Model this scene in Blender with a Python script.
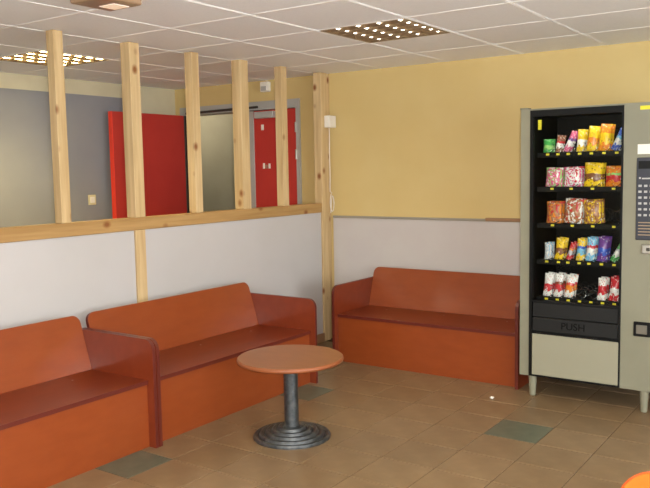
import bpy, bmesh, math, random
from mathutils import Vector, Matrix
random.seed(7)
S = bpy.context.scene
COL = S.collection
for o in list(bpy.data.objects):
    bpy.data.objects.remove(o)

# ------------------------------------------------------------------ camera
H = 2.295            # ceiling height
YW = 5.6             # back wall
cam_d = bpy.data.cameras.new('camera')
cam = bpy.data.objects.new('camera', cam_d)
COL.objects.link(cam)
cam_d.lens = 43.12
cam_d.sensor_width = 36.0
cam_d.sensor_fit = 'HORIZONTAL'
cam_d.clip_start = 0.02
yaw, pit, rol = math.radians(34.83), math.radians(5.426), math.radians(1.05)
F = Vector((-math.sin(yaw) * math.cos(pit), math.cos(yaw) * math.cos(pit), -math.sin(pit)))
R = Vector((math.cos(yaw), math.sin(yaw), 0))
D = F.cross(R)
r2 = math.cos(rol) * R + math.sin(rol) * D
d2 = -math.sin(rol) * R + math.cos(rol) * D
CP = Vector((0, 0, 1.4764))
mw = Matrix((r2, -d2, -F)).transposed().to_4x4()
mw.translation = CP
cam.matrix_world = mw
S.camera = cam

# ------------------------------------------------------------------ view, world, lights
S.view_settings.view_transform = 'Standard'
S.view_settings.look = 'None'
S.view_settings.gamma = 1
S.view_settings.use_curve_mapping = False
S.view_settings.exposure = 0.36
w = bpy.data.worlds.new('world')
S.world = w
w.use_nodes = True
w.node_tree.nodes['Background'].inputs[0].default_value = (0.95, 1.0, 1.05, 1)
w.node_tree.nodes['Background'].inputs[1].default_value = 7.8


def area(name, loc, size, energy, color, direction=(0, 0, -1), spread=180):
    l = bpy.data.lights.new(name, 'AREA')
    l.shape = 'SQUARE'
    l.size = size
    l.energy = energy
    l.color = color
    l.spread = math.radians(spread)
    o = bpy.data.objects.new(name, l)
    o.location = loc
    o.rotation_euler = Vector(direction).to_track_quat('-Z', 'Y').to_euler()
    COL.objects.link(o)
    return o


def portal(loc, sx, sy, direction):
    o = area('daylight_portal', loc, sx, 1, (1, 1, 1), direction)
    o.data.shape = 'RECTANGLE'
    o.data.size_y = sy
    o.data.cycles.is_portal = True


portal((-1.0, -2.38, 1.5), 2.8, 1.2, (0, 1, 0))
portal((3.18, 1.1, 1.14), 2.1, 5.0, (-1, 0, 0))       # guides the daylight of the added glazed front

WARM = (1.0, 0.86, 0.66)
# the camera's own flash, a hand's breadth beside the lens
area('camera_flash', CP + R * 0.055 - d2 * 0.03, 0.05, 64, (1.0, 0.97, 0.94), F + Vector((0, 0, 0.05)), 150)


# ------------------------------------------------------------------ materials
def lin(c):
    c = c / 255.0
    return c / 12.92 if c <= 0.04045 else ((c + 0.055) / 1.055) ** 2.4


def rgb(r, g, b):
    return (lin(r), lin(g), lin(b), 1)


def newmat(name, col, rough=0.5, metal=0.0, spec=0.5, coat=0.0):
    m = bpy.data.materials.new(name)
    m.use_nodes = True
    b = m.node_tree.nodes['Principled BSDF']
    b.inputs['Base Color'].default_value = col
    b.inputs['Roughness'].default_value = rough
    b.inputs['Metallic'].default_value = metal
    b.inputs['Specular IOR Level'].default_value = spec
    b.inputs['Coat Weight'].default_value = coat
    b.inputs['Coat Roughness'].default_value = 0.12
    return m


def mixnoise(m, c1, c2, scale=20, detail=4, stretch=(1, 1, 1), bump=0.0, lo=0.35, hi=0.65, coord='Object', bscale=None):
    nt = m.node_tree
    N, L = nt.nodes, nt.links
    b = N['Principled BSDF']
    tc = N.new('ShaderNodeTexCoord')
    mp = N.new('ShaderNodeMapping')
    mp.inputs['Scale'].default_value = stretch
    L.new(tc.outputs[coord], mp.inputs[0])
    nz = N.new('ShaderNodeTexNoise')
    nz.inputs['Scale'].default_value = scale
    nz.inputs['Detail'].default_value = detail
    L.new(mp.outputs[0], nz.inputs['Vector'])
    cr = N.new('ShaderNodeValToRGB')
    cr.color_ramp.elements[0].position = lo
    cr.color_ramp.elements[0].color = c1
    cr.color_ramp.elements[1].position = hi
    cr.color_ramp.elements[1].color = c2
    L.new(nz.outputs['Fac'], cr.inputs[0])
    L.new(cr.outputs[0], b.inputs['Base Color'])
    if bump:
        n2 = N.new('ShaderNodeTexNoise')
        n2.inputs['Scale'].default_value = bscale or scale * 4
        L.new(mp.outputs[0], n2.inputs['Vector'])
        bp = N.new('ShaderNodeBump')
        bp.inputs['Strength'].default_value = bump
        bp.inputs['Distance'].default_value = 0.003
        L.new(n2.outputs['Fac'], bp.inputs['Height'])
        L.new(bp.outputs[0], b.inputs['Normal'])
    return cr


def vary(m, amount=0.12):
    """brightness varies from one object to the next"""
    nt = m.node_tree
    N, L = nt.nodes, nt.links
    b = N['Principled BSDF']
    src = b.inputs['Base Color'].links[0].from_socket
    oi = N.new('ShaderNodeObjectInfo')
    mr = N.new('ShaderNodeMapRange')
    mr.inputs['To Min'].default_value = 1 - amount
    mr.inputs['To Max'].default_value = 1 + amount
    L.new(oi.outputs['Random'], mr.inputs['Value'])
    hs = N.new('ShaderNodeHueSaturation')
    L.new(mr.outputs[0], hs.inputs['Value'])
    L.new(src, hs.inputs['Color'])
    L.new(hs.outputs[0], b.inputs['Base Color'])


M = {}
M['yellow'] = newmat('yellow_paint', rgb(222, 188, 118), 0.6, spec=0.3)
mixnoise(M['yellow'], rgb(206, 180, 120), rgb(209, 184, 125), 3, 5, bump=0.05, bscale=160)
M['cream'] = newmat('cream_paint', rgb(222, 210, 176), 0.6, spec=0.3)
mixnoise(M['cream'], rgb(202, 191, 159), rgb(211, 201, 170), 3, 4, bump=0.03, bscale=160)
M['blue'] = newmat('blue_grey_paint', rgb(150, 150, 152), 0.4, spec=0.4)
mixnoise(M['blue'], rgb(137, 137, 142), rgb(145, 145, 148), 2, 4, bump=0.02, bscale=120)
M['greywall'] = newmat('corridor_grey_paint', rgb(176, 172, 152), 0.6, spec=0.3)
mixnoise(M['greywall'], rgb(161, 157, 138), rgb(168, 165, 147), 3, 4)
M['panel'] = newmat('white_board', rgb(226, 218, 212), 0.45, spec=0.35)
mixnoise(M['panel'], rgb(183, 178, 174), rgb(186, 181, 178), 2.5, 5, bump=0.02, bscale=60)
M['wainscot'] = newmat('off_white_wall_board', rgb(214, 205, 198), 0.5, spec=0.35)
mixnoise(M['wainscot'], rgb(193, 184, 178), rgb(196, 189, 182), 4, 6, bump=0.02, bscale=60)
M['tile_c'] = newmat('ceiling_tile_fibre', rgb(214, 205, 194), 0.6, spec=0.5)
mixnoise(M['tile_c'], rgb(243, 244, 246), rgb(247, 248, 250), 60, 5)
vary(M['tile_c'], 0.025)
M['tbar'] = newmat('white_enamelled_t_bar', rgb(250, 248, 245), 0.6)
M['gap_shade'] = newmat('runner_gap_shade', rgb(104, 88, 70), 0.6)  # shade of the gap along the runners, put into the colour
M['plenum'] = newmat('plenum_grey', rgb(90, 85, 80), 0.9)
M['floor_t'] = newmat('tan_ceramic', rgb(170, 134, 92), 0.34, spec=0.45)
mixnoise(M['floor_t'], rgb(121, 98, 70), rgb(135, 111, 81), 7, 6, bump=0.05, bscale=30)
vary(M['floor_t'], 0.06)
M['floor_g'] = newmat('green_ceramic', rgb(120, 124, 100), 0.34, spec=0.45)
mixnoise(M['floor_g'], rgb(84, 89, 73), rgb(98, 101, 83), 12, 6)
M['grout'] = newmat('grout', rgb(84, 64, 44), 0.9)
M['trimgrey'] = newmat('grey_trim', rgb(150, 142, 128), 0.5)
M['trimwood'] = newmat('brown_trim', rgb(150, 112, 78), 0.6)
M['framegrey'] = newmat('grey_door_frame', rgb(172, 169, 162), 0.45)
M['red'] = newmat('red_door_paint', rgb(190, 36, 34), 0.6, spec=0.2)
mixnoise(M['red'], rgb(184, 56, 48), rgb(190, 60, 51), 3, 3)
M['rededge'] = newmat('orange_red_door_edge', rgb(232, 62, 38), 0.45)
M['white'] = newmat('white_plastic', rgb(232, 226, 214), 0.4)
M['steel'] = newmat('brushed_steel', rgb(170, 165, 155), 0.35, metal=0.9)
M['darkmetal'] = newmat('dark_metal', rgb(70, 66, 60), 0.45, metal=0.6)


def wood_mat(name, axis, ca, cb):
    m = newmat(name, rgb(206, 164, 104), 0.55, spec=0.3)
    st = [9, 9, 9]
    st[axis] = 0.55
    mixnoise(m, ca, cb, 3.2, 5, tuple(st), bump=0.15, bscale=20)
    nt = m.node_tree
    N, L = nt.nodes, nt.links
    b = N['Principled BSDF']
    src = b.inputs['Base Color'].links[0].from_socket
    tc = N.new('ShaderNodeTexCoord')
    mp = N.new('ShaderNodeMapping')
    sc = [7, 7, 7]
    sc[axis] = 5.0
    mp.inputs['Scale'].default_value = sc
    oi = N.new('ShaderNodeObjectInfo')
    ad = N.new('ShaderNodeVectorMath')
    ad.operation = 'MULTIPLY_ADD'
    L.new(oi.outputs['Random'], ad.inputs[0])
    ad.inputs[1].default_value = (13, 7, 19)
    L.new(tc.outputs['Object'], mp.inputs[0])
    L.new(mp.outputs[0], ad.inputs[2])
    vo = N.new('ShaderNodeTexVoronoi')
    vo.inputs['Scale'].default_value = 1.0
    L.new(ad.outputs[0], vo.inputs['Vector'])
    cr = N.new('ShaderNodeValToRGB')
    cr.color_ramp.elements[0].position = 0.06
    cr.color_ramp.elements[0].color = (1, 1, 1, 1)
    cr.color_ramp.elements[1].position = 0.19
    cr.color_ramp.elements[1].color = (0, 0, 0, 1)
    L.new(vo.outputs['Distance'], cr.inputs[0])
    mx = N.new('ShaderNodeMix')
    mx.data_type = 'RGBA'
    L.new(cr.outputs[0], mx.inputs[0])
    L.new(src, mx.inputs[6])
    mx.inputs[7].default_value = rgb(128, 78, 38)
    L.new(mx.outputs[2], b.inputs['Base Color'])
    return m


M['pine_z'] = wood_mat('pine_upright', 2, rgb(184, 154, 108), rgb(206, 178, 133))
M['pine_y'] = wood_mat('pine_level', 1, rgb(156, 120, 72), rgb(178, 141, 90))


def veneer(name, c1, c2, rough=0.34, coat=0.25):
    m = newmat(name, c1, rough, spec=0.45, coat=coat)
    mixnoise(m, c1, c2, 6, 6, (1, 3, 3), bump=0.02, bscale=40)
    return m


M['veneer'] = veneer('orange_beech_veneer', rgb(132, 59, 23), rgb(138, 64, 27))
M['dark_wood'] = veneer('red_brown_wood', rgb(114, 44, 19), rgb(120, 48, 22), 0.36, 0.18)  # darker and redder than the front boards and backrests
M['edge'] = newmat('dark_red_board_edge', rgb(92, 32, 22), 0.4, coat=0.1)
M['tabletop'] = veneer('table_beech_veneer', rgb(136, 82, 41), rgb(143, 88, 47), 0.38, 0.15)
M['tableedge'] = newmat('table_edge_band', rgb(138, 76, 40), 0.5)
M['iron'] = newmat('grey_hammered_iron', rgb(96, 96, 94), 0.38, metal=0.7)
mixnoise(M['iron'], rgb(66, 69, 71), rgb(98, 101, 102), 30, 4, bump=0.1, bscale=120)
M['vend'] = newmat('beige_grey_enamel', rgb(206, 200, 178), 0.4, spec=0.4)
mixnoise(M['vend'], rgb(127, 124, 104), rgb(132, 129, 109), 4, 5)
M['vdoor'] = newmat('cream_enamel_panel', rgb(214, 210, 190), 0.4, spec=0.4)
mixnoise(M['vdoor'], rgb(118, 110, 95), rgb(146, 142, 121), 14, 3, lo=0.22, hi=0.27)
M['vblack'] = newmat('black_trim', rgb(12, 12, 11), 0.5, spec=0.2)
M['vdark'] = newmat('dark_grey_plastic', rgb(28, 28, 27), 0.5, spec=0.25)
M['vinner'] = newmat('black_cabinet_lining', rgb(10, 10, 9), 0.6, spec=0.15)
M['vtext'] = newmat('black_raised_letters', rgb(4, 4, 4), 0.6, spec=0.1)
M['tag'] = newmat('yellow_price_tag', rgb(226, 212, 40), 0.5)
M['keypad'] = newmat('dark_blue_keypad', rgb(38, 40, 50), 0.4)
M['key'] = newmat('pale_key', rgb(170, 168, 165), 0.5)
M['wire'] = newmat('spiral_wire', rgb(170, 170, 168), 0.25, metal=0.9)
M['chair'] = newmat('orange_plastic', rgb(214, 88, 24), 0.4, coat=0.1)
M['coinflap'] = newmat('dull_grey_flap', rgb(104, 98, 86), 0.5)
M['chrome'] = newmat('chrome_tube', rgb(190, 190, 190), 0.15, metal=1.0)
M['socket'] = newmat('cream_socket', rgb(214, 202, 160), 0.5)
M['louvre'] = newmat('bronze_louvre', rgb(140, 120, 98), 0.28, metal=0.85)
M['lumbox'] = newmat('luminaire_housing', rgb(150, 130, 105), 0.4, metal=0.5)
M['lens'] = newmat('amber_diffuser', rgb(150, 122, 96), 0.3)


def emission(name, col, strength):
    m = bpy.data.materials.new(name)
    m.use_nodes = True
    b = m.node_tree.nodes['Principled BSDF']
    b.inputs['Base Color'].default_value = (0.8, 0.8, 0.8, 1)
    b.inputs['Emission Color'].default_value = col
    b.inputs['Emission Strength'].default_value = strength
    return m


M['tube'] = emission('fluorescent_tube', (1, 0.93, 0.78, 1), 9)
M['tube_warm'] = emission('warm_fluorescent_tube', (1, 0.8, 0.35, 1), 30)
M['vtube'] = emission('cabinet_tube', (1, 0.97, 0.85, 1), 16)
M['emlamp'] = emission('emergency_lamp_glow', (1, 0.55, 0.25, 1), 0.35)

g = bpy.data.materials.new('clear_pane')
g.use_nodes = True
nt = g.node_tree
nt.nodes.clear()
out = nt.nodes.new('ShaderNodeOutputMaterial')
tr = nt.nodes.new('ShaderNodeBsdfTransparent')
tr.inputs[0].default_value = (0.95, 0.96, 0.95, 1)
gl = nt.nodes.new('ShaderNodeBsdfGlossy')
gl.inputs['Roughness'].default_value = 0.02
fr = nt.nodes.new('ShaderNodeFresnel')
fr.inputs[0].default_value = 1.2
mx = nt.nodes.new('ShaderNodeMixShader')
nt.links.new(fr.outputs[0], mx.inputs[0])
nt.links.new(tr.outputs[0], mx.inputs[1])
nt.links.new(gl.outputs[0], mx.inputs[2])
nt.links.new(mx.outputs[0], out.inputs[0])
M['glass'] = g


# ------------------------------------------------------------------ mesh helpers
def abox(bm, x0, x1, y0, y1, z0, z1, mi=0):
    v = [bm.verts.new(p) for p in ((x0, y0, z0), (x1, y0, z0), (x1, y1, z0), (x0, y1, z0),
                                   (x0, y0, z1), (x1, y0, z1), (x1, y1, z1), (x0, y1, z1))]
    fs = []
    for q in ((0, 3, 2, 1), (4, 5, 6, 7), (0, 1, 5, 4), (1, 2, 6, 5), (2, 3, 7, 6), (3, 0, 4, 7)):
        f = bm.faces.new([v[i] for i in q])
        f.material_index = mi
        fs.append(f)
    return fs


def box(x0, x1, y0, y1, z0, z1, bev=0.0, seg=1):
    bm = bmesh.new()
    abox(bm, x0, x1, y0, y1, z0, z1)
    if bev:
        bmesh.ops.bevel(bm, geom=bm.edges[:], offset=bev, segments=seg, affect='EDGES', profile=0.5)
    return bm


def prism(pts, axis, a, b, side_mat=0, cap_mat=0):
    """extrude a 2D outline along an axis: axis 0 -> pts are (y,z); 1 -> (x,z); 2 -> (x,y)"""
    bm = bmesh.new()

    def mk(p, t):
        if axis == 0:
            return (t, p[0], p[1])
        if axis == 1:
            return (p[0], t, p[1])
        return (p[0], p[1], t)
    A = [bm.verts.new(mk(p, a)) for p in pts]
    B = [bm.verts.new(mk(p, b)) for p in pts]
    n = len(pts)
    for fv in (A[::-1], B):
        f = bm.faces.new(fv)
        f.material_index = cap_mat
    for i in range(n):
        f = bm.faces.new((A[i], A[(i + 1) % n], B[(i + 1) % n], B[i]))
        f.material_index = side_mat
    bmesh.ops.recalc_face_normals(bm, faces=bm.faces[:])
    return bm


def rrect(x0, x1, z0, z1, rtl=0, rtr=0, rbl=0, rbr=0, seg=6):
    pts = []

    def arc(cx, cz, r, a0):
        if r <= 0:
            pts.append((cx, cz))
            return
        for i in range(seg + 1):
            a = math.radians(a0 + 90 * i / seg)
            pts.append((cx + r * math.cos(a), cz + r * math.sin(a)))
    arc(x1 - rtr, z1 - rtr, rtr, 0)
    arc(x0 + rtl, z1 - rtl, rtl, 90)
    arc(x0 + rbl, z0 + rbl, rbl, 180)
    arc(x1 - rbr, z0 + rbr, rbr, 270)
    return pts


def lathe(prof, seg=48):
    bm = bmesh.new()
    rings = []
    for r, z in prof:
        if r < 1e-6:
            rings.append([bm.verts.new((0, 0, z))])
        else:
            rings.append([bm.verts.new((r * math.cos(2 * math.pi * i / seg), r * math.sin(2 * math.pi * i / seg), z)) for i in range(seg)])
    for a, b in zip(rings, rings[1:]):
        for i in range(seg):
            j = (i + 1) % seg
            if len(a) == 1 and len(b) == 1:
                continue
            if len(a) == 1:
                bm.faces.new((a[0], b[j], b[i]))
            elif len(b) == 1:
                bm.faces.new((a[i], a[j], b[0]))
            else:
                bm.faces.new((a[i], a[j], b[j], b[i]))
    bmesh.ops.recalc_face_normals(bm, faces=bm.faces[:])
    return bm


def tube(path, r, seg=6):
    bm = bmesh.new()
    path = [Vector(p) for p in path]
    rings = []
    up = Vector((0.13, 0.21, 0.97))
    for i, p in enumerate(path):
        t = (path[min(i + 1, len(path) - 1)] - path[max(i - 1, 0)]).normalized()
        a = t.cross(up)
        if a.length < 1e-3:
            a = t.cross(Vector((1, 0, 0)))
        a.normalize()
        b = t.cross(a)
        rings.append([bm.verts.new(p + r * (math.cos(2 * math.pi * k / seg) * a + math.sin(2 * math.pi * k / seg) * b)) for k in range(seg)])
    for A, B in zip(rings, rings[1:]):
        for k in range(seg):
            bm.faces.new((A[k], A[(k + 1) % seg], B[(k + 1) % seg], B[k]))
    bm.faces.new(rings[0][::-1])
    bm.faces.new(rings[-1])
    bmesh.ops.recalc_face_normals(bm, faces=bm.faces[:])
    return bm


def obj(name, bm, mats, parent=None, loc=None, rot=None, smooth=False):
    me = bpy.data.meshes.new(name)
    bm.to_mesh(me)
    bm.free()
    if not isinstance(mats, (list, tuple)):
        mats = [mats]
    for m in mats:
        me.materials.append(M[m] if isinstance(m, str) else m)
    if smooth:
        for p in me.polygons:
            p.use_smooth = True
    return link(name, me, parent, loc, rot)


def link(name, me, parent=None, loc=None, rot=None):
    o = bpy.data.objects.new(name, me)
    COL.objects.link(o)
    if parent:
        o.parent = parent
    if loc is not None:
        o.location = loc
    if rot is not None:
        o.rotation_euler = rot
    return o


def tag(o, label, cat, group=None, kind=None):
    o['label'] = label
    o['category'] = cat
    if group:
        o['group'] = group
    if kind:
        o['kind'] = kind
    return o


def thing(name, label, cat, loc=(0, 0, 0), rz=0.0, group=None, kind=None):
    o = bpy.data.objects.new(name, None)
    o.empty_display_size = 0.1
    COL.objects.link(o)
    o.location = loc
    o.rotation_euler = (0, 0, rz)
    return tag(o, label, cat, group, kind)


def text_mesh(s, size, depth):
    cu = bpy.data.curves.new('lettering', 'FONT')
    cu.body = s
    cu.size = size
    cu.extrude = depth
    cu.align_x = 'CENTER'
    cu.align_y = 'CENTER'
    t = bpy.data.objects.new('tmp_text', cu)
    COL.objects.link(t)
    dg = bpy.context.evaluated_depsgraph_get()
    me = bpy.data.meshes.new_from_object(t.evaluated_get(dg))
    bpy.data.objects.remove(t)
    return me


# ------------------------------------------------------------------ the shell
XL, XR, YR = -5.68, 3.2, -2.4      # left wall, right wall, rear wall
PX = -3.8                          # room face of the stud partition

# floor: slab, single tiles where they show, the rest as one part
floor = obj('floor', box(-7.4, XR + 0.1, YR - 0.1, 7.2, -0.06, -0.003), 'grout')
tag(floor, 'tan ceramic tile floor with a few green tiles', 'floor', kind='structure')
TS, GX0, GY0 = 0.3, -2.0, 3.35
tb = box(0.0025, TS - 0.0025, 0.0025, TS - 0.0025, -0.012, 0.0, 0.001)
tile_me = bpy.data.meshes.new('floor_tile')
tb.to_mesh(tile_me)
tb.free()
tile_me.materials.append(M['floor_t'])
green_me = tile_me.copy()
green_me.materials[0] = M['floor_g']
GREEN = {(1, 2), (-4, -3), (-4, 2)}
rest = bmesh.new()
for i in range(-13, 18):
    for j in range(-20, 13):
        x0, y0 = GX0 + TS * i, GY0 + TS * j
        if x0 + 0.05 < XL or x0 + TS > XR + 0.05 or y0 < YR or (y0 + TS > YW + 0.1 and x0 > -4.2):
            if not (i == -12):
                continue
        if -5 <= i <= 6 and -6 <= j <= 6 and not (j < -3 and i < -4):
            gm = (i, j) in GREEN
            o = link('floor_tile', green_me if gm else tile_me, floor, (x0, y0, 0))
            if gm:
                o['label'] = 'grey-green floor tile'
        else:
            abox(rest, x0 + 0.0015, x0 + TS - 0.0015, y0 + 0.0015, y0 + TS - 0.0015, -0.012, 0)
o = obj('floor_tile_field', rest, 'floor_t', floor)
o['kind'] = 'stuff'

# ceiling: soffit above, T bars and single tiles below
CG, CX0, CY0 = 0.6, -3.906, 3.838
ceiling = obj('ceiling', box(XL - 0.1, XR + 0.1, YR - 0.1, YW + 0.1, H + 0.16, H + 0.2), 'plenum')
tag(ceiling, 'suspended ceiling of off-white tiles in a white grid', 'ceiling', kind='structure')
LUMS = {(2, 0): 0, (-2, -1): 1, (2, -5): 2, (5, -2): 3, (5, -6): 4, (-2, -5): 5}
cb = box(0.010, CG - 0.010, 0.010, CG - 0.010, H + 0.002, H + 0.018)
ct_me = bpy.data.meshes.new('ceiling_tile')
cb.to_mesh(ct_me)
cb.free()
ct_me.materials.append(M['tile_c'])
for i in range(-3, 13):
    for j in range(-11, 3):
        if (i, j) in LUMS:
            continue
        x0, y0 = CX0 + CG * i, CY0 + CG * j
        x1, y1 = x0 + CG, y0 + CG
        if x0 >= XL and x1 <= XR and y0 >= YR and y1 <= YW:
            link('ceiling_tile', ct_me, ceiling, (x0, y0, 0))
        else:
            a, b_, c, d_ = max(x0 + .01, XL), min(x1 - .01, XR), max(y0 + .01, YR), min(y1 - .01, YW)
            if b_ - a > 0.03 and d_ - c > 0.03:
                obj('ceiling_tile', box(a, b_, c, d_, H + 0.002, H + 0.018), 'tile_c', ceiling)
for i in range(-2, 13):
    x = CX0 + CG * i
    if XL < x < XR:
        if i >= 2:
            bm = box(x - 0.011, x - 0.004, YR, YW, H, H + 0.03)
            abox(bm, x + 0.004, x + 0.011, YR, YW, H, H + 0.03)
            abox(bm, x - 0.004, x + 0.004, YR, YW, H + 0.007, H + 0.03, 1)
            obj('main_runner', bm, ['tbar', 'gap_shade'], ceiling)
        else:
            obj('main_runner', box(x - 0.011, x + 0.011, YR, YW, H, H + 0.03), 'tbar', ceiling)
for j in range(-10, 3):
    y = CY0 + CG * j
    if YR < y < YW:
        obj('cross_tee', box(XL, XR, y - 0.011, y + 0.011, H + 0.0005, H + 0.028), 'tbar', ceiling)

# back wall with the doorway
DX0, DX1, DZ = -5.6, -4.135, 2.11
bm = bmesh.new()
abox(bm, XL - 0.1, DX0, YW, YW + 0.16, 0, H + 0.16)
abox(bm, DX1, XR + 0.1, YW, YW + 0.16, 0, H + 0.16)
abox(bm, DX0, DX1, YW, YW + 0.16, DZ, H + 0.16)
wb = tag(obj('wall_back', bm, 'yellow'), 'yellow painted end wall with the doorway', 'wall', kind='structure')
o = obj('wall_board', box(PX + 0.004, XR, YW - 0.012, YW, 0, 1.062, 0.002), 'wainscot', wb)
o['label'] = 'off-white board covering the lower wall'
wl = tag(obj('wall_left', box(XL - 0.12, XL, YR, YW, 0, H + 0.16), 'cream'), 'cream wall beyond the stud partition', 'wall', kind='structure')
o = obj('wall_cladding', box(XL, XL + 0.012, YR, 4.95, 0, 2.172, 0.002), 'blue', wl)
o['label'] = 'blue-grey painted lower wall'
bm = bmesh.new()
abox(bm, XL, -2.4, YR - 0.12, YR, 0, H + 0.16)
abox(bm, 0.4, XR, YR - 0.12, YR, 0, H + 0.16)
abox(bm, -2.4, 0.4, YR - 0.12, YR, 0, 0.9)
abox(bm, -2.4, 0.4, YR - 0.12, YR, 2.1, H + 0.16)
tag(obj('wall_rear', bm, 'yellow'), 'yellow rear wall with an added window opening, out of view', 'wall', kind='structure')
wn = thing('added_window_2', 'added window in the rear wall for more daylight, out of view', 'window', (-1.0, YR - 0.06, 0.9), kind='structure')  # unseen window, added to let in more daylight
for k in range(5):
    x = -1.38 + 0.69 * k
    obj('window_post', box(x - 0.02, x + 0.02, -0.03, 0.03, 0, 1.2), 'white', wn)
    if k < 4:
        obj('window_pane', box(x + 0.02, x + 0.67, -0.003, 0.003, 0, 1.2), 'glass', wn)
# unseen glazed front, added as a daylight source to the right of the viewer
WY0, WY1, WZ0, WZ1 = -1.4, 3.6, 0.08, 2.2
bm = bmesh.new()
abox(bm, XR, XR + 0.12, YR, WY0, 0, H + 0.16)
abox(bm, XR, XR + 0.12, WY1, YW, 0, H + 0.16)
abox(bm, XR, XR + 0.12, WY0, WY1, 0, WZ0)
abox(bm, XR, XR + 0.12, WY0, WY1, WZ1, H + 0.16)
tag(obj('wall_right', bm, 'yellow'), 'yellow side wall with an added glazed front, out of view', 'wall', kind='structure')
wn = thing('added_window_1', 'added glazed front for daylight in the side wall, out of view', 'window', (XR + 0.06, 1.1, WZ0), kind='structure')
for k in range(6):
    y = -2.48 + 0.992 * k
    obj('window_post', box(-0.03, 0.03, y - 0.02, y + 0.02, 0, WZ1 - WZ0), 'white', wn)
    if k < 5:
        obj('window_pane', box(-0.003, 0.003, y + 0.02, y + 0.972, 0, WZ1 - WZ0), 'glass', wn)
# corridor behind the doorway
bm = box(-7.2, -3.4, 6.75, 6.87, 0, 2.6)
tag(obj('wall_corridor', bm, 'greywall'), 'grey corridor wall seen through the open doorway', 'wall', kind='structure')
bm = box(-7.3, -3.3, YW + 0.16, 6.87, 2.42, 2.5)
tag(obj('ceiling_corridor', bm, 'cream'), 'plain ceiling of the corridor behind the doorway', 'ceiling', kind='structure')
bm = box(-7.3, -7.2, YW + 0.1, 6.75, 0, 2.42)
abox(bm, -7.3, XL - 0.1, YW + 0.04, YW + 0.16, 0, 2.6)
abox(bm, -3.4, -3.3, YW + 0.16, 6.75, 0, 2.42)
tag(obj('wall_corridor_end', bm, 'greywall'), 'grey end wall of the corridor', 'wall', kind='structure')
cl = thing('added_corridor_lamp', 'added round lamp that brightens the corridor, out of view', 'ceiling light', (-6.4, 6.15, 2.42))  # lamp added to brighten the corridor wall
obj('base', lathe([(0, 0), (0.14, 0), (0.14, -0.03), (0, -0.03)], 24), 'white', cl)
obj('globe', lathe([(0.13, -0.031), (0.12, -0.06), (0.08, -0.085), (0, -0.095)], 24), 'tube', cl)
l = bpy.data.lights.new('corridor_fill', 'POINT')  # fill light that goes with the added lamp
l.energy = 7
l.color = WARM
l.shadow_soft_size = 0.1
link('corridor_fill', l, None, (-6.4, 6.15, 2.2))
# trims on the back wall
tag(obj('trim_1', box(PX + 0.004, -2.39, YW - 0.018, YW, 1.064, 1.082, 0.002), 'trimgrey'),
    'thin grey strip along the top of the wall board', 'trim', kind='structure')
tag(obj('trim_2', box(-2.385, -1.7, YW - 0.022, YW, 1.064, 1.09, 0.002), 'trimwood'),
    'short brown wooden strip on the wall beside the vending machine', 'trim', kind='structure')

# ------------------------------------------------------------------ stud partition
part = thing('wall_partition', 'timber stud partition with white boards below and open studs above', 'partition',
             (PX, 3.9, 0), kind='structure')


def P(bm, name, mats, **k):
    """world coordinates -> child of the partition"""
    o = obj(name, bm, mats, part, **k)
    o.location = Vector(o.location) - Vector((PX, 3.9, 0))
    return o


RZ0, RZ1 = 1.117, 1.197
P(box(PX - 0.075, PX, -0.6, 5.43, RZ0, RZ1, 0.003), 'rail', 'pine_y')
studs = [(2.215, .06, .06), (2.818, .066, .066), (3.372, .082, .085), (3.918, .07, .07), (4.417, .092, .085), (4.908, .07, .07)]
# (near face y at the room side, width along y, depth along x)
for y0, wy, dx in studs:
    bm = box(PX - dx - 0.004, PX - 0.004, y0, y0 + wy, RZ1, H - 0.001, 0.003)
    P(bm, 'stud', 'pine_z')
for y0 in (1.9, 3.362):
    P(box(PX - 0.075, PX - 0.001, y0, y0 + 0.082, 0, RZ0, 0.003), 'lower_stud', 'pine_z')
P(box(PX - 0.075, PX + 0.001, 5.432, 5.532, 0, H - 0.001, 0.003), 'end_stud', 'pine_z')
P(box(PX - 0.075, PX - 0.02, 5.535, 5.598, 0, H - 0.001, 0.003), 'end_stud', 'pine_z')
for a, b_ in ((-0.6, 1.898), (1.984, 3.360), (3.446, 5.43)):
    P(box(PX - 0.03, PX - 0.014, a, b_, 0.0, RZ0 - 0.001, 0.001), 'board', 'panel')
tag(obj('baseboard_left', box(PX - 0.013, PX + 0.004, 4.46, 5.43, 0, 0.075, 0.002), 'trimwood'),
    'low brown wooden baseboard under the partition beside the benches', 'baseboard', kind='structure')

# ------------------------------------------------------------------ door
dr = thing('door_1', 'red double door in a grey frame, one leaf standing open', 'door', (-4.85, YW, 0), kind='structure')


def DP(bm, name, mats, parent=None):
    o = obj(name, bm, mats, parent or dr)
    if parent is None:
        o.location = (4.85, -YW, 0)
    return o


bm = bmesh.new()
abox(bm, DX0, -5.525, YW - 0.02, YW + 0.165, 0, DZ)
abox(bm, -4.175, DX1, YW - 0.02, YW + 0.165, 0, DZ)
abox(bm, -5.525, -4.175, YW - 0.02, YW + 0.165, 2.035, DZ)
DP(bm, 'frame', 'framegrey')
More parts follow.
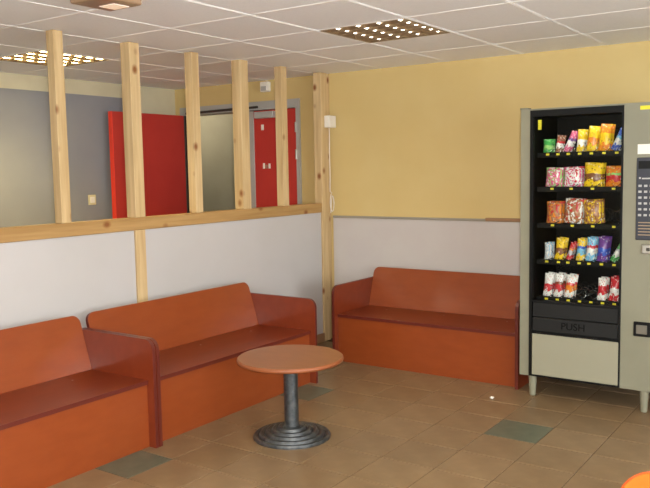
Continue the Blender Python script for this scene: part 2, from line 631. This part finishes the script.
# closed narrow leaf
leaf = DP(box(-4.675, -4.178, YW - 0.012, YW + 0.033, 0.008, 2.028, 0.002), 'leaf', 'red')
for z in (0.3, 1.62, 1.86):
    DP(box(-4.185, -4.168, YW - 0.026, YW - 0.012, z - 0.045, z + 0.045, 0.003), 'hinge', 'steel', leaf)
DP(box(-4.715, -4.66, YW - 0.02, YW + 0.04, 0.008, 2.028, 0.002), 'meeting_stile', 'framegrey')
c = DP(box(-4.62, -4.40, YW - 0.06, YW - 0.012, 1.955, 2.015, 0.005), 'closer', 'framegrey', leaf)
o = DP(box(-4.575, -4.545, YW - 0.015, YW - 0.012, 1.85, 1.90), 'notice', 'white', leaf)
for k, x in enumerate((-4.565, -4.535, -4.50)):
    DP(box(x, x + 0.022, YW - 0.0145, YW - 0.012, 1.50, 1.50 + (0.05, 0.035, 0.045)[k]), 'mark', 'lens' if k == 1 else 'white', leaf)
# wide leaf standing open into the room
leaf2 = DP(box(-5.565, -5.52, 4.665, YW - 0.02, 0.008, 2.03, 0.002), 'leaf', 'red')
o = DP(box(-5.566, -5.519, 4.659, 4.668, 0.008, 2.031, 0.001), 'edge_band', 'rededge', leaf2)
DP(box(-5.524, -5.512, YW - 0.05, YW - 0.012, 0.008, 2.03, 0.003), 'hinge_stile', 'darkmetal', leaf2)
DP(tube([(-5.5, YW - 0.035, 2.05), (-5.0, YW - 0.04, 2.055), (-4.6, YW - 0.03, 2.06)], 0.012, 8), 'closer_rail', 'darkmetal')
h = DP(tube([(-5.52, 4.74, 1.02), (-5.46, 4.74, 1.02), (-5.46, 4.86, 1.02)], 0.01, 8), 'handle', 'steel', leaf2)

# ------------------------------------------------------------------ benches
BL, BD, ARM, SEATZ, ARMZ, BACKZ = 1.485, 0.61, 0.022, 0.368, 0.592, 0.676


def make_bench(label, loc, rz):
    b = thing('bench', label, 'bench', loc, rz, 'wooden waiting benches')
    # side panels with a rounded front corner
    for u in (0.0, BL - ARM):
        prof = rrect(0.0, BD, 0.0, ARMZ, rtl=0.06)
        obj('side_panel', prism(prof, 0, u, u + ARM, 1, 0), ['dark_wood', 'edge'], b)
    obj('front_board', box(ARM, BL - ARM, 0.050, 0.070, 0.0, SEATZ - 0.022, 0.001), 'veneer', b)
    bm = bmesh.new()
    fs = abox(bm, ARM, BL - ARM, 0.042, BD - 0.05, SEATZ - 0.022, SEATZ)
    fs[2].material_index = 1
    obj('seat', bm, ['dark_wood', 'edge'], b)
    # leaning backrest with rounded upper corners
    L = 0.322
    prof = rrect(ARM + 0.002, BL - ARM - 0.002, 0.0, L, rtl=0.05, rtr=0.05)
    bm = prism(prof, 1, 0.0, 0.022, 1, 0)
    a = math.atan2(0.095, BACKZ - SEATZ)
    bmesh.ops.rotate(bm, verts=bm.verts, cent=(0, 0, 0), matrix=Matrix.Rotation(-a, 3, 'X'))
    bmesh.ops.translate(bm, verts=bm.verts, vec=(0, 0.503, SEATZ + 0.0005))
    obj('backrest', bm, ['veneer', 'edge'], b)
    # screw caps along the seat
    for u in (0.25, 0.75, 1.25):
        bm = lathe([(0, 0.002), (0.005, 0.0018), (0.006, 0)], 10)
        obj('screw_cap', bm, 'steel', b, (u, 0.40, SEATZ))
    return b


R90 = math.pi / 2
make_bench('orange wooden bench against the partition, cut off beside its companion bench', (-3.09, 1.350, 0), R90)
make_bench('orange wooden bench against the partition, behind the round table', (-3.09, 2.840, 0), R90)
make_bench('orange wooden bench against the yellow end wall, beside the vending machine', (-3.335, 4.87, 0), 0)

# ------------------------------------------------------------------ round table
tbl = thing('round_table', 'low round wooden table on a ringed grey iron pedestal', 'table', (-2.584, 3.357, 0))
TZ = 0.454
obj('table_top', lathe([(0, TZ - 0.024), (0.2855, TZ - 0.024), (0.2935, TZ - 0.02), (0.296, TZ - 0.012), (0.2935, TZ - 0.004), (0.2875, TZ)], 72), 'tableedge', tbl, smooth=True)
obj('top_veneer', lathe([(0.2875, TZ - 0.001), (0.287, TZ + 0.0006), (0, TZ + 0.0006)], 72), 'tabletop', tbl)
obj('column', lathe([(0, 0.05), (0.040, 0.05), (0.040, TZ - 0.034), (0.10, TZ - 0.03), (0.10, TZ - 0.0245), (0, TZ - 0.0245)], 40), 'iron', tbl, smooth=False)
prof = [(0, 0), (0.216, 0)]
n = 5
for k in range(n):
    r = 0.216 - k * 0.034
    z = 0.008 + k * 0.011
    prof += [(r, z), (r - 0.005, z + 0.009), (r - 0.012, z + 0.0115), (r - 0.022, z + 0.009), (r - 0.03, z + 0.003)]
prof += [(0.05, 0.062), (0, 0.062)]
bs = obj('pedestal_base', lathe(prof, 72), 'iron', tbl)

# ------------------------------------------------------------------ vending machine
VY = 4.78                    # plane of its front
VX0, VX1, VZ0, VZ1 = -1.805, -0.93, 0.134, 1.832
VB = 5.56
vm = thing('vending_machine', 'tall beige snack vending machine with a black framed glass front', 'vending machine', (-1.37, VY, 0))


def V(bm, name, mats, parent=None, smooth=False):
    o = obj(name, bm, mats, parent or vm, smooth=smooth)
    if parent is None:
        o.location = (1.37, -VY, 0)
    return o


GX0_, GX1_ = -1.742, -1.178
bm = bmesh.new()
abox(bm, VX0, GX0_, VY, VB, VZ0, VZ1)                      # left side
abox(bm, GX1_, VX1, VY, VB, VZ0, VZ1)                      # control side
abox(bm, GX0_, GX1_, VY, VB, 1.818, VZ1)                   # top
abox(bm, GX0_, GX1_, VB - 0.02, VB, VZ0, 1.818)            # back
abox(bm, GX0_, GX1_, VY + 0.03, VB - 0.02, VZ0, VZ0 + 0.02)
V(bm, 'cabinet', 'vend')
bm = bmesh.new()
e = 0.0015
abox(bm, GX0_ + e, GX0_ + 0.008, VY + 0.06, VB - 0.03, 0.56, 1.81)
abox(bm, GX1_ - 0.006, GX1_ - e, VY + 0.06, VB - 0.03, 0.56, 1.81)
abox(bm, GX0_ + e, GX1_ - e, VB - 0.29, VB - 0.27, 0.56, 1.81)
abox(bm, GX0_ + e, GX1_ - e, VY + 0.06, VB - 0.03, 1.80, 1.815)
abox(bm, GX0_ + e, GX1_ - e, VY + 0.06, VB - 0.03, 0.545, 0.56)
V(bm, 'lining', 'vinner')
# black door frame
bm = bmesh.new()
fy0, fy1 = VY - 0.008, VY + 0.03
abox(bm, GX0_, -1.724, fy0, fy1, 0.136, 1.822)
abox(bm, -1.190, GX1_, fy0, fy1, 0.136, 1.822)
abox(bm, -1.724, -1.190, fy0, fy1, 1.783, 1.822)
abox(bm, -1.724, -1.190, fy0, fy1, 0.136, 0.144)
abox(bm, -1.724, -1.190, fy0, fy1, 0.618, 0.630)
abox(bm, -1.724, -1.190, fy0, fy1, 0.414, 0.428)
V(bm, 'door_frame', 'vblack')
V(box(-1.724, -1.190, VY + 0.002, VY + 0.008, 0.630, 1.783), 'window_pane', 'glass')
V(box(-1.697, -1.675, VY + 0.0085, VY + 0.0095, 1.702, 1.762), 'sticker', 'tag')
V(box(-1.722, -1.192, VY - 0.002, VY + 0.02, 0.522, 0.617, 0.004), 'chute_panel', 'vdark')
fl = V(box(-1.722, -1.192, VY - 0.006, VY + 0.015, 0.429, 0.519, 0.005), 'push_flap', 'vdark')
me = text_mesh('PUSH', 0.062, 0.0012)
me.materials.clear()
me.materials.append(M['vtext'])
o = link('lettering', me, fl, (-1.462, VY - 0.0066, 0.476), (math.pi / 2, 0, 0))
o.scale = (1.02, 1, 1)
V(box(-1.722, -1.186, VY - 0.010, VY + 0.02, 0.146, 0.413, 0.004), 'lower_panel', 'vdoor')
V(box(VX0 - 0.004, VX0 + 0.05, VY - 0.006, VY + 0.05, VZ1, VZ1 + 0.008, 0.002), 'hinge_cap', 'vend')
V(box(-1.182, -1.174, VY - 0.004, VY + 0.01, 0.136, 1.822), 'door_seal', 'vend')
# feet
for x, y in ((-1.728, VY + 0.03), (-1.043, VY + 0.03)):
    bm = lathe([(0, 0), (0.016, 0), (0.019, 0.004), (0.027, 0.134), (0, 0.134)], 16)
    bmesh.ops.translate(bm, verts=bm.verts, vec=(x, y, 0))
    V(bm, 'foot', 'vend', smooth=False)
for x, y in ((-1.77, VB - 0.08), (-1.0, VB - 0.08)):
    bm = lathe([(0, 0), (0.02, 0), (0.028, 0.134), (0, 0.134)], 16)
    bmesh.ops.translate(bm, verts=bm.verts, vec=(x, y, 0))
    V(bm, 'foot', 'vblack')
# control side
V(box(-1.09, -0.955, VY - 0.003, VY + 0.002, 1.79, 1.812), 'sticker', 'tag')
V(box(-1.10, -0.97, VY - 0.003, VY + 0.002, 1.535, 1.592), 'sticker', 'white')
kp = V(box(-1.103, -0.96, VY - 0.008, VY + 0.002, 1.035, 1.515, 0.004), 'control_panel', 'keypad')
V(box(-1.092, -0.972, VY - 0.0105, VY - 0.008, 1.45, 1.495), 'display', 'vblack', kp)
V(box(-1.088, -1.078, VY - 0.010, VY - 0.008, 1.392, 1.402), 'mark', 'key', kp)
V(box(-1.072, -1.0, VY - 0.010, VY - 0.008, 1.390, 1.398), 'mark', 'key', kp)
for a in range(6):
    for b_ in range(4):
        x = -1.09 + 0.031 * b_
        z = 1.345 - a * 0.034
        V(box(x, x + 0.018, VY - 0.011, VY - 0.008, z, z + 0.013, 0.001), 'key', 'key', kp)
for a in range(5):
    V(box(-1.088, -0.99 - 0.012 * (a % 2), VY - 0.0095, VY - 0.008, 1.135 - a * 0.018, 1.141 - a * 0.018), 'mark', 'lumbox', kp)
lk = V(box(-1.065, -0.99, VY - 0.012, VY + 0.002, 0.955, 1.01, 0.004), 'lock_plate', 'steel')
V(box(-1.04, -1.02, VY - 0.018, VY - 0.011, 0.972, 0.992, 0.003), 'lock', 'darkmetal', lk)
cr_ = V(box(-1.104, -1.008, VY - 0.009, VY + 0.002, 0.462, 0.55, 0.004), 'coin_return', 'vblack')
V(box(-1.088, -1.026, VY - 0.013, VY - 0.008, 0.478, 0.532, 0.003), 'coin_flap', 'coinflap', cr_)
# lamp inside, behind the left door post
bm = tube([(-1.68, VY + 0.05, 1.792), (-1.22, VY + 0.05, 1.792)], 0.006, 8)
V(bm, 'cabinet_lamp', 'vtube')

# shelves, spirals and price tags
SY0, SY1 = VY + 0.075, VB - 0.30
NEARP = SY0                      # front of the trays
shelf_z = [1.557, 1.342, 1.112, 0.880, 0.640]
slots = [[-1.655, -1.590, -1.525, -1.455, -1.385, -1.310, -1.235],
         [-1.625, -1.505, -1.375, -1.250],
         [-1.62, -1.495, -1.37, -1.245],
         [-1.655, -1.580, -1.52, -1.45, -1.39, -1.315, -1.24],
         [-1.655, -1.585, -1.515, -1.445, -1.375, -1.305, -1.235]]


def coil_mesh(r, turns, pitch):
    pts = []
    n = int(turns * 14)
    for k in range(n + 1):
        a = 2 * math.pi * k / 14 - math.pi / 2
        pts.append((r * math.cos(a), pitch * k / 14, r + r * math.sin(a)))
    b = tube(pts, 0.0022, 5)
    me = bpy.data.meshes.new('spiral')
    b.to_mesh(me)
    b.free()
    me.materials.append(M['wire'])
    return me


coil_s, coil_l = coil_mesh(0.030, 5, 0.075), coil_mesh(0.040, 4, 0.095)
tray_objs = []
for s, z in enumerate(shelf_z):
    bm = bmesh.new()
    abox(bm, GX0_ + 0.022, GX1_ - 0.008, SY0, SY1, z - 0.008, z)
    abox(bm, GX0_ + 0.022, GX1_ - 0.008, SY0 - 0.006, SY0, z - 0.028, z + 0.004)
    t = V(bm, 'shelf', 'vblack')
    tray_objs.append(t)
    for x in slots[s]:
        V(box(x - 0.010, x + 0.010, SY0 - 0.009, SY0 - 0.006, z - 0.015, z - 0.003), 'price_tag', 'tag', t)
        wide = len(slots[s]) == 4
        link('spiral', coil_l if wide else coil_s, t, (x, SY0 + 0.008, z + 0.002))

# ------------------------------------------------------------------ snacks
def snack_mat(name, base, c2, c3, kind):
    m = newmat('foil_' + name, base, 0.28, spec=0.5)
    nt = m.node_tree
    N, L = nt.nodes, nt.links
    b = N['Principled BSDF']
    tc = N.new('ShaderNodeTexCoord')
    mp = N.new('ShaderNodeMapping')
    L.new(tc.outputs['Generated'], mp.inputs[0])
    nz = N.new('ShaderNodeTexNoise')
    L.new(mp.outputs[0], nz.inputs['Vector'])
    cr = N.new('ShaderNodeValToRGB')
    cr.color_ramp.interpolation = 'CONSTANT'
    el = cr.color_ramp.elements
    if kind == 'blob':
        nz.inputs['Scale'].default_value = 5
        nz.inputs['Detail'].default_value = 1
        src = nz.outputs['Fac']
        el[0].position, el[0].color = 0, c2
        el[1].position, el[1].color = 0.42, base
        e3 = el.new(0.6)
        e3.color = c3
    else:
        nz.inputs['Scale'].default_value = 3
        ad = N.new('ShaderNodeMath')
        ad.operation = 'MULTIPLY_ADD'
        sp = N.new('ShaderNodeSeparateXYZ')
        L.new(mp.outputs[0], sp.inputs[0])
        L.new(nz.outputs['Fac'], ad.inputs[0])
        ad.inputs[1].default_value = 0.35
        L.new(sp.outputs['Z'], ad.inputs[2])
        src = ad.outputs[0]
        el[0].position, el[0].color = 0, base
        el[1].position, el[1].color = 0.45, c2
        e3 = el.new(0.68)
        e3.color = c3
        e4 = el.new(0.82)
        e4.color = base
    L.new(src, cr.inputs[0])
    # small printed figures over the ground colours
    vo = N.new('ShaderNodeTexVoronoi')
    vo.inputs['Scale'].default_value = 7
    L.new(mp.outputs[0], vo.inputs['Vector'])
    c2r = N.new('ShaderNodeValToRGB')
    c2r.color_ramp.interpolation = 'CONSTANT'
    c2r.color_ramp.elements[0].position = 0
    c2r.color_ramp.elements[0].color = (1, 1, 1, 1)
    c2r.color_ramp.elements[1].position = 0.3
    c2r.color_ramp.elements[1].color = (0, 0, 0, 1)
    L.new(vo.outputs['Distance'], c2r.inputs[0])
    c3r = N.new('ShaderNodeValToRGB')
    c3r.color_ramp.interpolation = 'CONSTANT'
    e = c3r.color_ramp.elements
    e[0].position, e[0].color = 0, c2
    e[1].position, e[1].color = 0.35, rgb(245, 240, 230)
    e4 = e.new(0.6)
    e4.color = c3
    e5 = e.new(0.8)
    e5.color = tuple(x * 0.35 for x in base[:3]) + (1,)
    sx = N.new('ShaderNodeSeparateColor')
    L.new(vo.outputs['Color'], sx.inputs[0])
    L.new(sx.outputs[0], c3r.inputs[0])
    mxx = N.new('ShaderNodeMix')
    mxx.data_type = 'RGBA'
    L.new(c2r.outputs[0], mxx.inputs[0])
    L.new(cr.outputs[0], mxx.inputs[6])
    L.new(c3r.outputs[0], mxx.inputs[7])
    L.new(mxx.outputs[2], b.inputs['Base Color'])
    return m


def bag_mesh(w, h, d, mat, seed=0):
    """crimped pillow bag standing on its lower seam; front is -y"""
    rnd = random.Random(seed)
    nx, nz = 8, 12
    bm = bmesh.new()

    def side(sgn):
        g = []
        for k in range(nz + 1):
            t = k / nz
            row = []
            for i in range(nx + 1):
                s = i / nx * 2 - 1
                prof = max(0.0, math.sin(math.pi * min(1, max(0, (t - 0.07) / 0.86)))) ** 0.55
                bul = d / 2 * prof * (1 - abs(s) ** 2.6)
                bul *= 1 + 0.12 * math.sin(5 * t * math.pi + s * 3 + seed)
                cr = 0.0015 * math.sin(i * 2.2) if t in (0.0, 1.0) else 0
                ww = w / 2 * (1 - 0.05 * prof)
                row.append(bm.verts.new((s * ww, sgn * (bul + 0.0004) + cr, t * h)))
            g.append(row)
        for k in range(nz):
            for i in range(nx):
                q = (g[k][i], g[k][i + 1], g[k + 1][i + 1], g[k + 1][i])
                bm.faces.new(q if sgn < 0 else q[::-1])
        return g
    a, b = side(-1), side(1)
    rim = [(k, 0) for k in range(nz + 1)] + [(nz, i) for i in range(1, nx + 1)] + [(k, nx) for k in range(nz - 1, -1, -1)] + [(0, i) for i in range(nx - 1, 0, -1)]
    for (k, i), (k2, i2) in zip(rim, rim[1:] + rim[:1]):
        bm.faces.new((a[k][i], a[k2][i2], b[k2][i2], b[k][i]))
    bmesh.ops.recalc_face_normals(bm, faces=bm.faces[:])
    me = bpy.data.meshes.new('snack_bag')
    bm.to_mesh(me)
    bm.free()
    me.materials.append(mat)
    for p in me.polygons:
        p.use_smooth = True
    return me


W_ = rgb(240, 238, 232)
YE = rgb(246, 206, 40)
OR = rgb(240, 140, 40)
RD = rgb(205, 40, 50)
PK = rgb(226, 96, 140)
PU = rgb(110, 60, 140)
BL_ = rgb(50, 90, 190)
SK = rgb(120, 190, 225)
GR = rgb(70, 170, 80)
LG = rgb(160, 215, 120)
BR = rgb(130, 80, 50)
TN = rgb(176, 120, 78)
SI = rgb(190, 190, 195)
ROW = ['top shelf', 'second shelf', 'middle shelf', 'fourth shelf', 'bottom shelf']
# shelf, x centre, width, height, depth, lean (about y, degrees), colours, pattern, copies behind, label
snacks = [
    (0, -1.668, .056, .088, .030, 0, (GR, LG, GR), 'band', 1, 'small green snack packet on the top shelf'),
    (0, -1.598, .036, .108, .024, 6, (BR, W_, RD), 'band', 1, 'narrow brown and white bar on the top shelf'),
    (0, -1.540, .034, .135, .024, 24, (PK, W_, PU), 'band', 1, 'pink and purple bar leaning on the top shelf'),
    (0, -1.462, .046, .140, .028, 3, (YE, W_, YE), 'band', 1, 'yellow and white snack packet on the top shelf'),
    (0, -1.392, .062, .155, .032, 6, (YE, OR, YE), 'band', 1, 'tall yellow snack bag on the top shelf'),
    (0, -1.316, .070, .165, .034, 5, (OR, YE, YE), 'band', 1, 'tall orange-yellow snack bag on the top shelf'),
    (0, -1.250, .036, .140, .024, 24, (BL_, W_, SK), 'band', 1, 'blue and white bar leaning on the top shelf'),
    (0, -1.204, .022, .095, .020, 0, (GR, W_, LG), 'band', 0, 'narrow green bar at the end of the top shelf'),
    (1, -1.625, .108, .122, .040, 2, (PK, LG, W_), 'blob', 1, 'pink and green bag of sweets on the second shelf'),
    (1, -1.505, .112, .125, .040, -2, (W_, PK, RD), 'blob', 1, 'pink and white bag of sweets on the second shelf'),
    (1, -1.382, .112, .148, .042, 2, (YE, BR, YE), 'band', 1, 'yellow bag with a brown band on the second shelf'),
    (1, -1.258, .100, .128, .038, 0, (OR, RD, LG), 'band', 1, 'orange and red bag on the second shelf'),
    (2, -1.622, .100, .140, .040, 0, (TN, OR, RD), 'blob', 1, 'tan and red bag at the start of the middle shelf'),
    (2, -1.500, .115, .155, .042, 3, (TN, W_, RD), 'blob', 1, 'tall red and tan bag on the middle shelf'),
    (2, -1.380, .112, .150, .042, -3, (TN, YE, BR), 'blob', 1, 'tan and yellow bag on the middle shelf'),
    (3, -1.660, .044, .108, .026, 0, (SI, W_, SK), 'blob', 1, 'small silver packet on the fourth shelf'),
    (3, -1.586, .058, .138, .030, 5, (YE, BR, YE), 'band', 1, 'yellow packet with a brown band on the fourth shelf'),
    (3, -1.522, .030, .115, .024, 16, (RD, SI, OR), 'band', 1, 'red and silver bar leaning on the fourth shelf'),
    (3, -1.455, .050, .140, .028, 4, (YE, SK, BL_), 'band', 1, 'yellow and blue packet on the fourth shelf'),
    (3, -1.393, .054, .150, .028, 4, (SK, W_, RD), 'band', 1, 'pale blue, white and red packet on the fourth shelf'),
    (3, -1.320, .064, .155, .030, 4, (PU, BL_, PU), 'band', 1, 'purple packet with a blue band on the fourth shelf'),
    (3, -1.245, .034, .130, .024, 28, (GR, W_, SI), 'band', 1, 'green and white bar leaning on the fourth shelf'),
    (4, -1.660, .056, .148, .030, 5, (W_, RD, W_), 'band', 1, 'white packet with a red band at the start of the bottom shelf'),
    (4, -1.592, .054, .150, .030, 4, (W_, RD, BR), 'band', 1, 'white, red and brown packet on the bottom shelf'),
    (4, -1.522, .056, .146, .030, 6, (W_, OR, RD), 'band', 1, 'white packet with orange and red print on the bottom shelf'),
    (4, -1.320, .052, .140, .030, 2, (W_, RD, RD), 'band', 1, 'white and red packet beside the empty spirals of the bottom shelf'),
    (4, -1.246, .060, .150, .030, 4, (RD, W_, RD), 'band', 1, 'red packet with a white band on the bottom shelf'),
]
for k, (s, x, wd, ht, dp, lean, cols, kind, n, label) in enumerate(snacks):
    me = bag_mesh(wd, ht, dp, snack_mat(str(k), *cols, kind), k)
    z = shelf_z[s] + 0.0005
    a = math.radians(lean)
    zlift = abs(math.sin(a)) * wd / 2
    for c in range(n + 1):
        o = link('snack_packet', me, None, (x - math.sin(a) * ht * 0.25, SY0 + 0.028 + 0.062 * c, z + zlift), (math.radians(-4), a, 0))
        tag(o, label if c == 0 else label.replace(' on the', ' behind its twin on the').replace(' at the', ' behind its twin at the').replace(' beside the', ' behind its twin beside the'),
            'snack', 'snacks on the ' + ROW[s] + ' of the vending machine')

# ------------------------------------------------------------------ ceiling luminaires
def luminaire(i, j, label, tube_m, watts, col, spread, tz=0.0235):
    x0, y0 = CX0 + CG * i, CY0 + CG * j
    t = thing('ceiling_light', label, 'ceiling light', (x0 + 0.3, y0 + 0.3, H), 0, 'square louvred ceiling lights')
    q = 0.288
    bm = bmesh.new()
    abox(bm, -q, q, -q, q, 0.082, 0.086)
    for s in (-1, 1):
        abox(bm, s * q - 0.004, s * q + 0.004, -q, q, 0, 0.086)
        abox(bm, -q, q, s * q - 0.004, s * q + 0.004, 0, 0.086)
    obj('housing', bm, 'lumbox', t)
    for k in range(4):
        x = -0.21 + 0.14 * k
        obj('tube', tube([(x, -0.275, tz), (x, 0.275, tz)], 0.012, 10), tube_m, t, smooth=True)
    for k in range(5):
        x = -0.28 + 0.14 * k
        bm = prism([(x - 0.004, 0.001), (x + 0.004, 0.001), (x + 0.016, 0.045), (x - 0.016, 0.045)], 1, -0.283, 0.283)
        obj('reflector_strip', bm, 'louvre', t)
    for k in range(7):
        y = -0.28 + 0.0933 * k
        bm = prism([(y - 0.002, 0.0), (y + 0.002, 0.0), (y + 0.006, 0.018), (y - 0.006, 0.018)], 0, -0.283, 0.283)
        obj('louvre_blade', bm, 'louvre', t)
    l = area('lamp_glow', (x0 + 0.3, y0 + 0.3, H - 0.004), 0.5, watts, col, (0, 0, -1), spread)
    return t


luminaire(2, 0, 'louvred ceiling light above the benches, its tubes glinting in a brown grille', 'tube', 3, WARM, 150)
luminaire(-2, -1, 'glowing yellow louvred ceiling light beyond the stud partition', 'tube_warm', 18, (1, 0.8, 0.3), 120, 0.019)
LUM_LABEL = {(2, -5): 'unseen added louvred ceiling light nearest the added rear window, on the benches side',
             (5, -2): 'unseen added louvred ceiling light nearest the added glazed front',
             (5, -6): 'unseen added louvred ceiling light in the corner between both added windows',
             (-2, -5): 'unseen added louvred ceiling light beyond the partition, nearest the rear wall'}
for key in ((2, -5), (5, -2), (5, -6), (-2, -5)):  # unseen lamps, added to light the rest of the room
    luminaire(key[0], key[1], LUM_LABEL[key], 'tube', 4, WARM, 160)

# ------------------------------------------------------------------ emergency light
em = thing('emergency_light', 'shallow emergency light with amber diffuser on the ceiling tiles', 'emergency light', (-2.875, 2.425, H))
obj('base', box(-0.12, 0.12, -0.125, 0.125, -0.012, 0.0, 0.003), 'white', em)
obj('diffuser', box(-0.112, 0.112, -0.118, 0.118, -0.052, -0.012, 0.012, 3), 'lens', em)
obj('rim', box(-0.117, 0.117, -0.123, 0.123, -0.024, -0.012, 0.002), 'darkmetal', em)
obj('lamp', box(-0.05, 0.05, 0.0, 0.09, -0.0545, -0.0515, 0.001), 'emlamp', em)

# ------------------------------------------------------------------ small fittings
jb = thing('junction_box', 'white junction box with a cable, on the end stud', 'junction box', (PX + 0.001, 5.53, 1.885))
obj('box', box(0.0, 0.05, -0.05, 0.055, -0.05, 0.05, 0.005, 2), 'white', jb)
obj('cover', box(0.0505, 0.055, -0.043, 0.048, -0.043, 0.043, 0.002), 'white', jb)
pts = [(0.008, 0.012, -0.049)]
for k in range(1, 12):
    pts.append((0.008, 0.012 + 0.002 * math.sin(k), -0.044 - 0.05 * k))
for k in range(13):
    a = math.pi / 2 + math.pi * 2 * k / 12
    pts.append((0.01, 0.035 + 0.028 * math.cos(a), -0.68 + 0.075 * math.sin(a) - 0.002 * k))
pts.append((0.008, 0.014, -0.78))
obj('cable', tube(pts, 0.0035, 6), 'white', jb)
dt = thing('motion_sensor', 'small white motion sensor above the red door', 'sensor', (-4.505, YW, 2.235))
obj('body', box(-0.045, 0.045, -0.05, 0.0, -0.045, 0.045, 0.008, 2), 'white', dt)
obj('lens', box(-0.03, 0.03, -0.056, -0.05, -0.035, 0.005, 0.003), 'framegrey', dt)
sk = thing('wall_switch', 'cream wall switch on the blue-grey wall', 'switch', (XL + 0.012, 4.52, 1.25))
obj('plate', box(0, 0.008, -0.042, 0.042, -0.045, 0.045, 0.003), 'socket', sk)
obj('rocker', box(0.008, 0.014, -0.024, 0.024, -0.026, 0.026, 0.002), 'white', sk)
bm = bmesh.new()
bmesh.ops.create_icosphere(bm, subdivisions=2, radius=0.014)
rn = random.Random(3)
for v in bm.verts:
    v.co *= 0.75 + 0.5 * rn.random()
    v.co.z = v.co.z * 0.45 + 0.0065
    v.co.z = max(0.0003, v.co.z)
tag(obj('paper_scrap', bm, 'white', None, (-1.92, 4.60, 0)), 'crumpled white scrap of paper on the floor near the vending machine', 'scrap')

# ------------------------------------------------------------------ chair at the frame's corner
ch = thing('chair', 'bright orange plastic chair with a rounded back, facing the room', 'chair', (-0.385, 2.05, 0), yaw)
# local: x right, y forward (away from the viewer)
bm = bmesh.new()
nu, nv = 14, 12
front, back = [], []
outl = rrect(-0.21, 0.21, 0.46, 0.80, 0.07, 0.07, 0.04, 0.04, 8)
A, B = [], []
for (x, z) in outl:
    yb = -0.20 - 0.16 * (z - 0.46) + 0.35 * x * x
    A.append(bm.verts.new((x, yb, z)))
    B.append(bm.verts.new((x * 0.985, yb + 0.016, z - 0.002)))
bm.faces.new(A)
bm.faces.new(B[::-1])
for i in range(len(A)):
    j = (i + 1) % len(A)
    bm.faces.new((A[i], B[i], B[j], A[j]))
bmesh.ops.recalc_face_normals(bm, faces=bm.faces[:])
obj('backrest', bm, 'chair', ch)
pr = rrect(-0.21, 0.21, -0.2, 0.2, 0.07, 0.07, 0.04, 0.04, 6)
obj('seat', prism(pr, 2, 0.435, 0.452), 'chair', ch)
for sx in (-1, 1):
    for sy in (-1, 1):
        obj('leg', tube([(sx * 0.17, sy * 0.15, 0.434), (sx * 0.2, sy * 0.21, 0.0)], 0.011, 10), 'chrome', ch)
    obj('back_support', tube([(sx * 0.12, -0.14, 0.43), (sx * 0.12, -0.232, 0.44), (sx * 0.12, -0.249, 0.62)], 0.009, 8), 'chrome', ch)
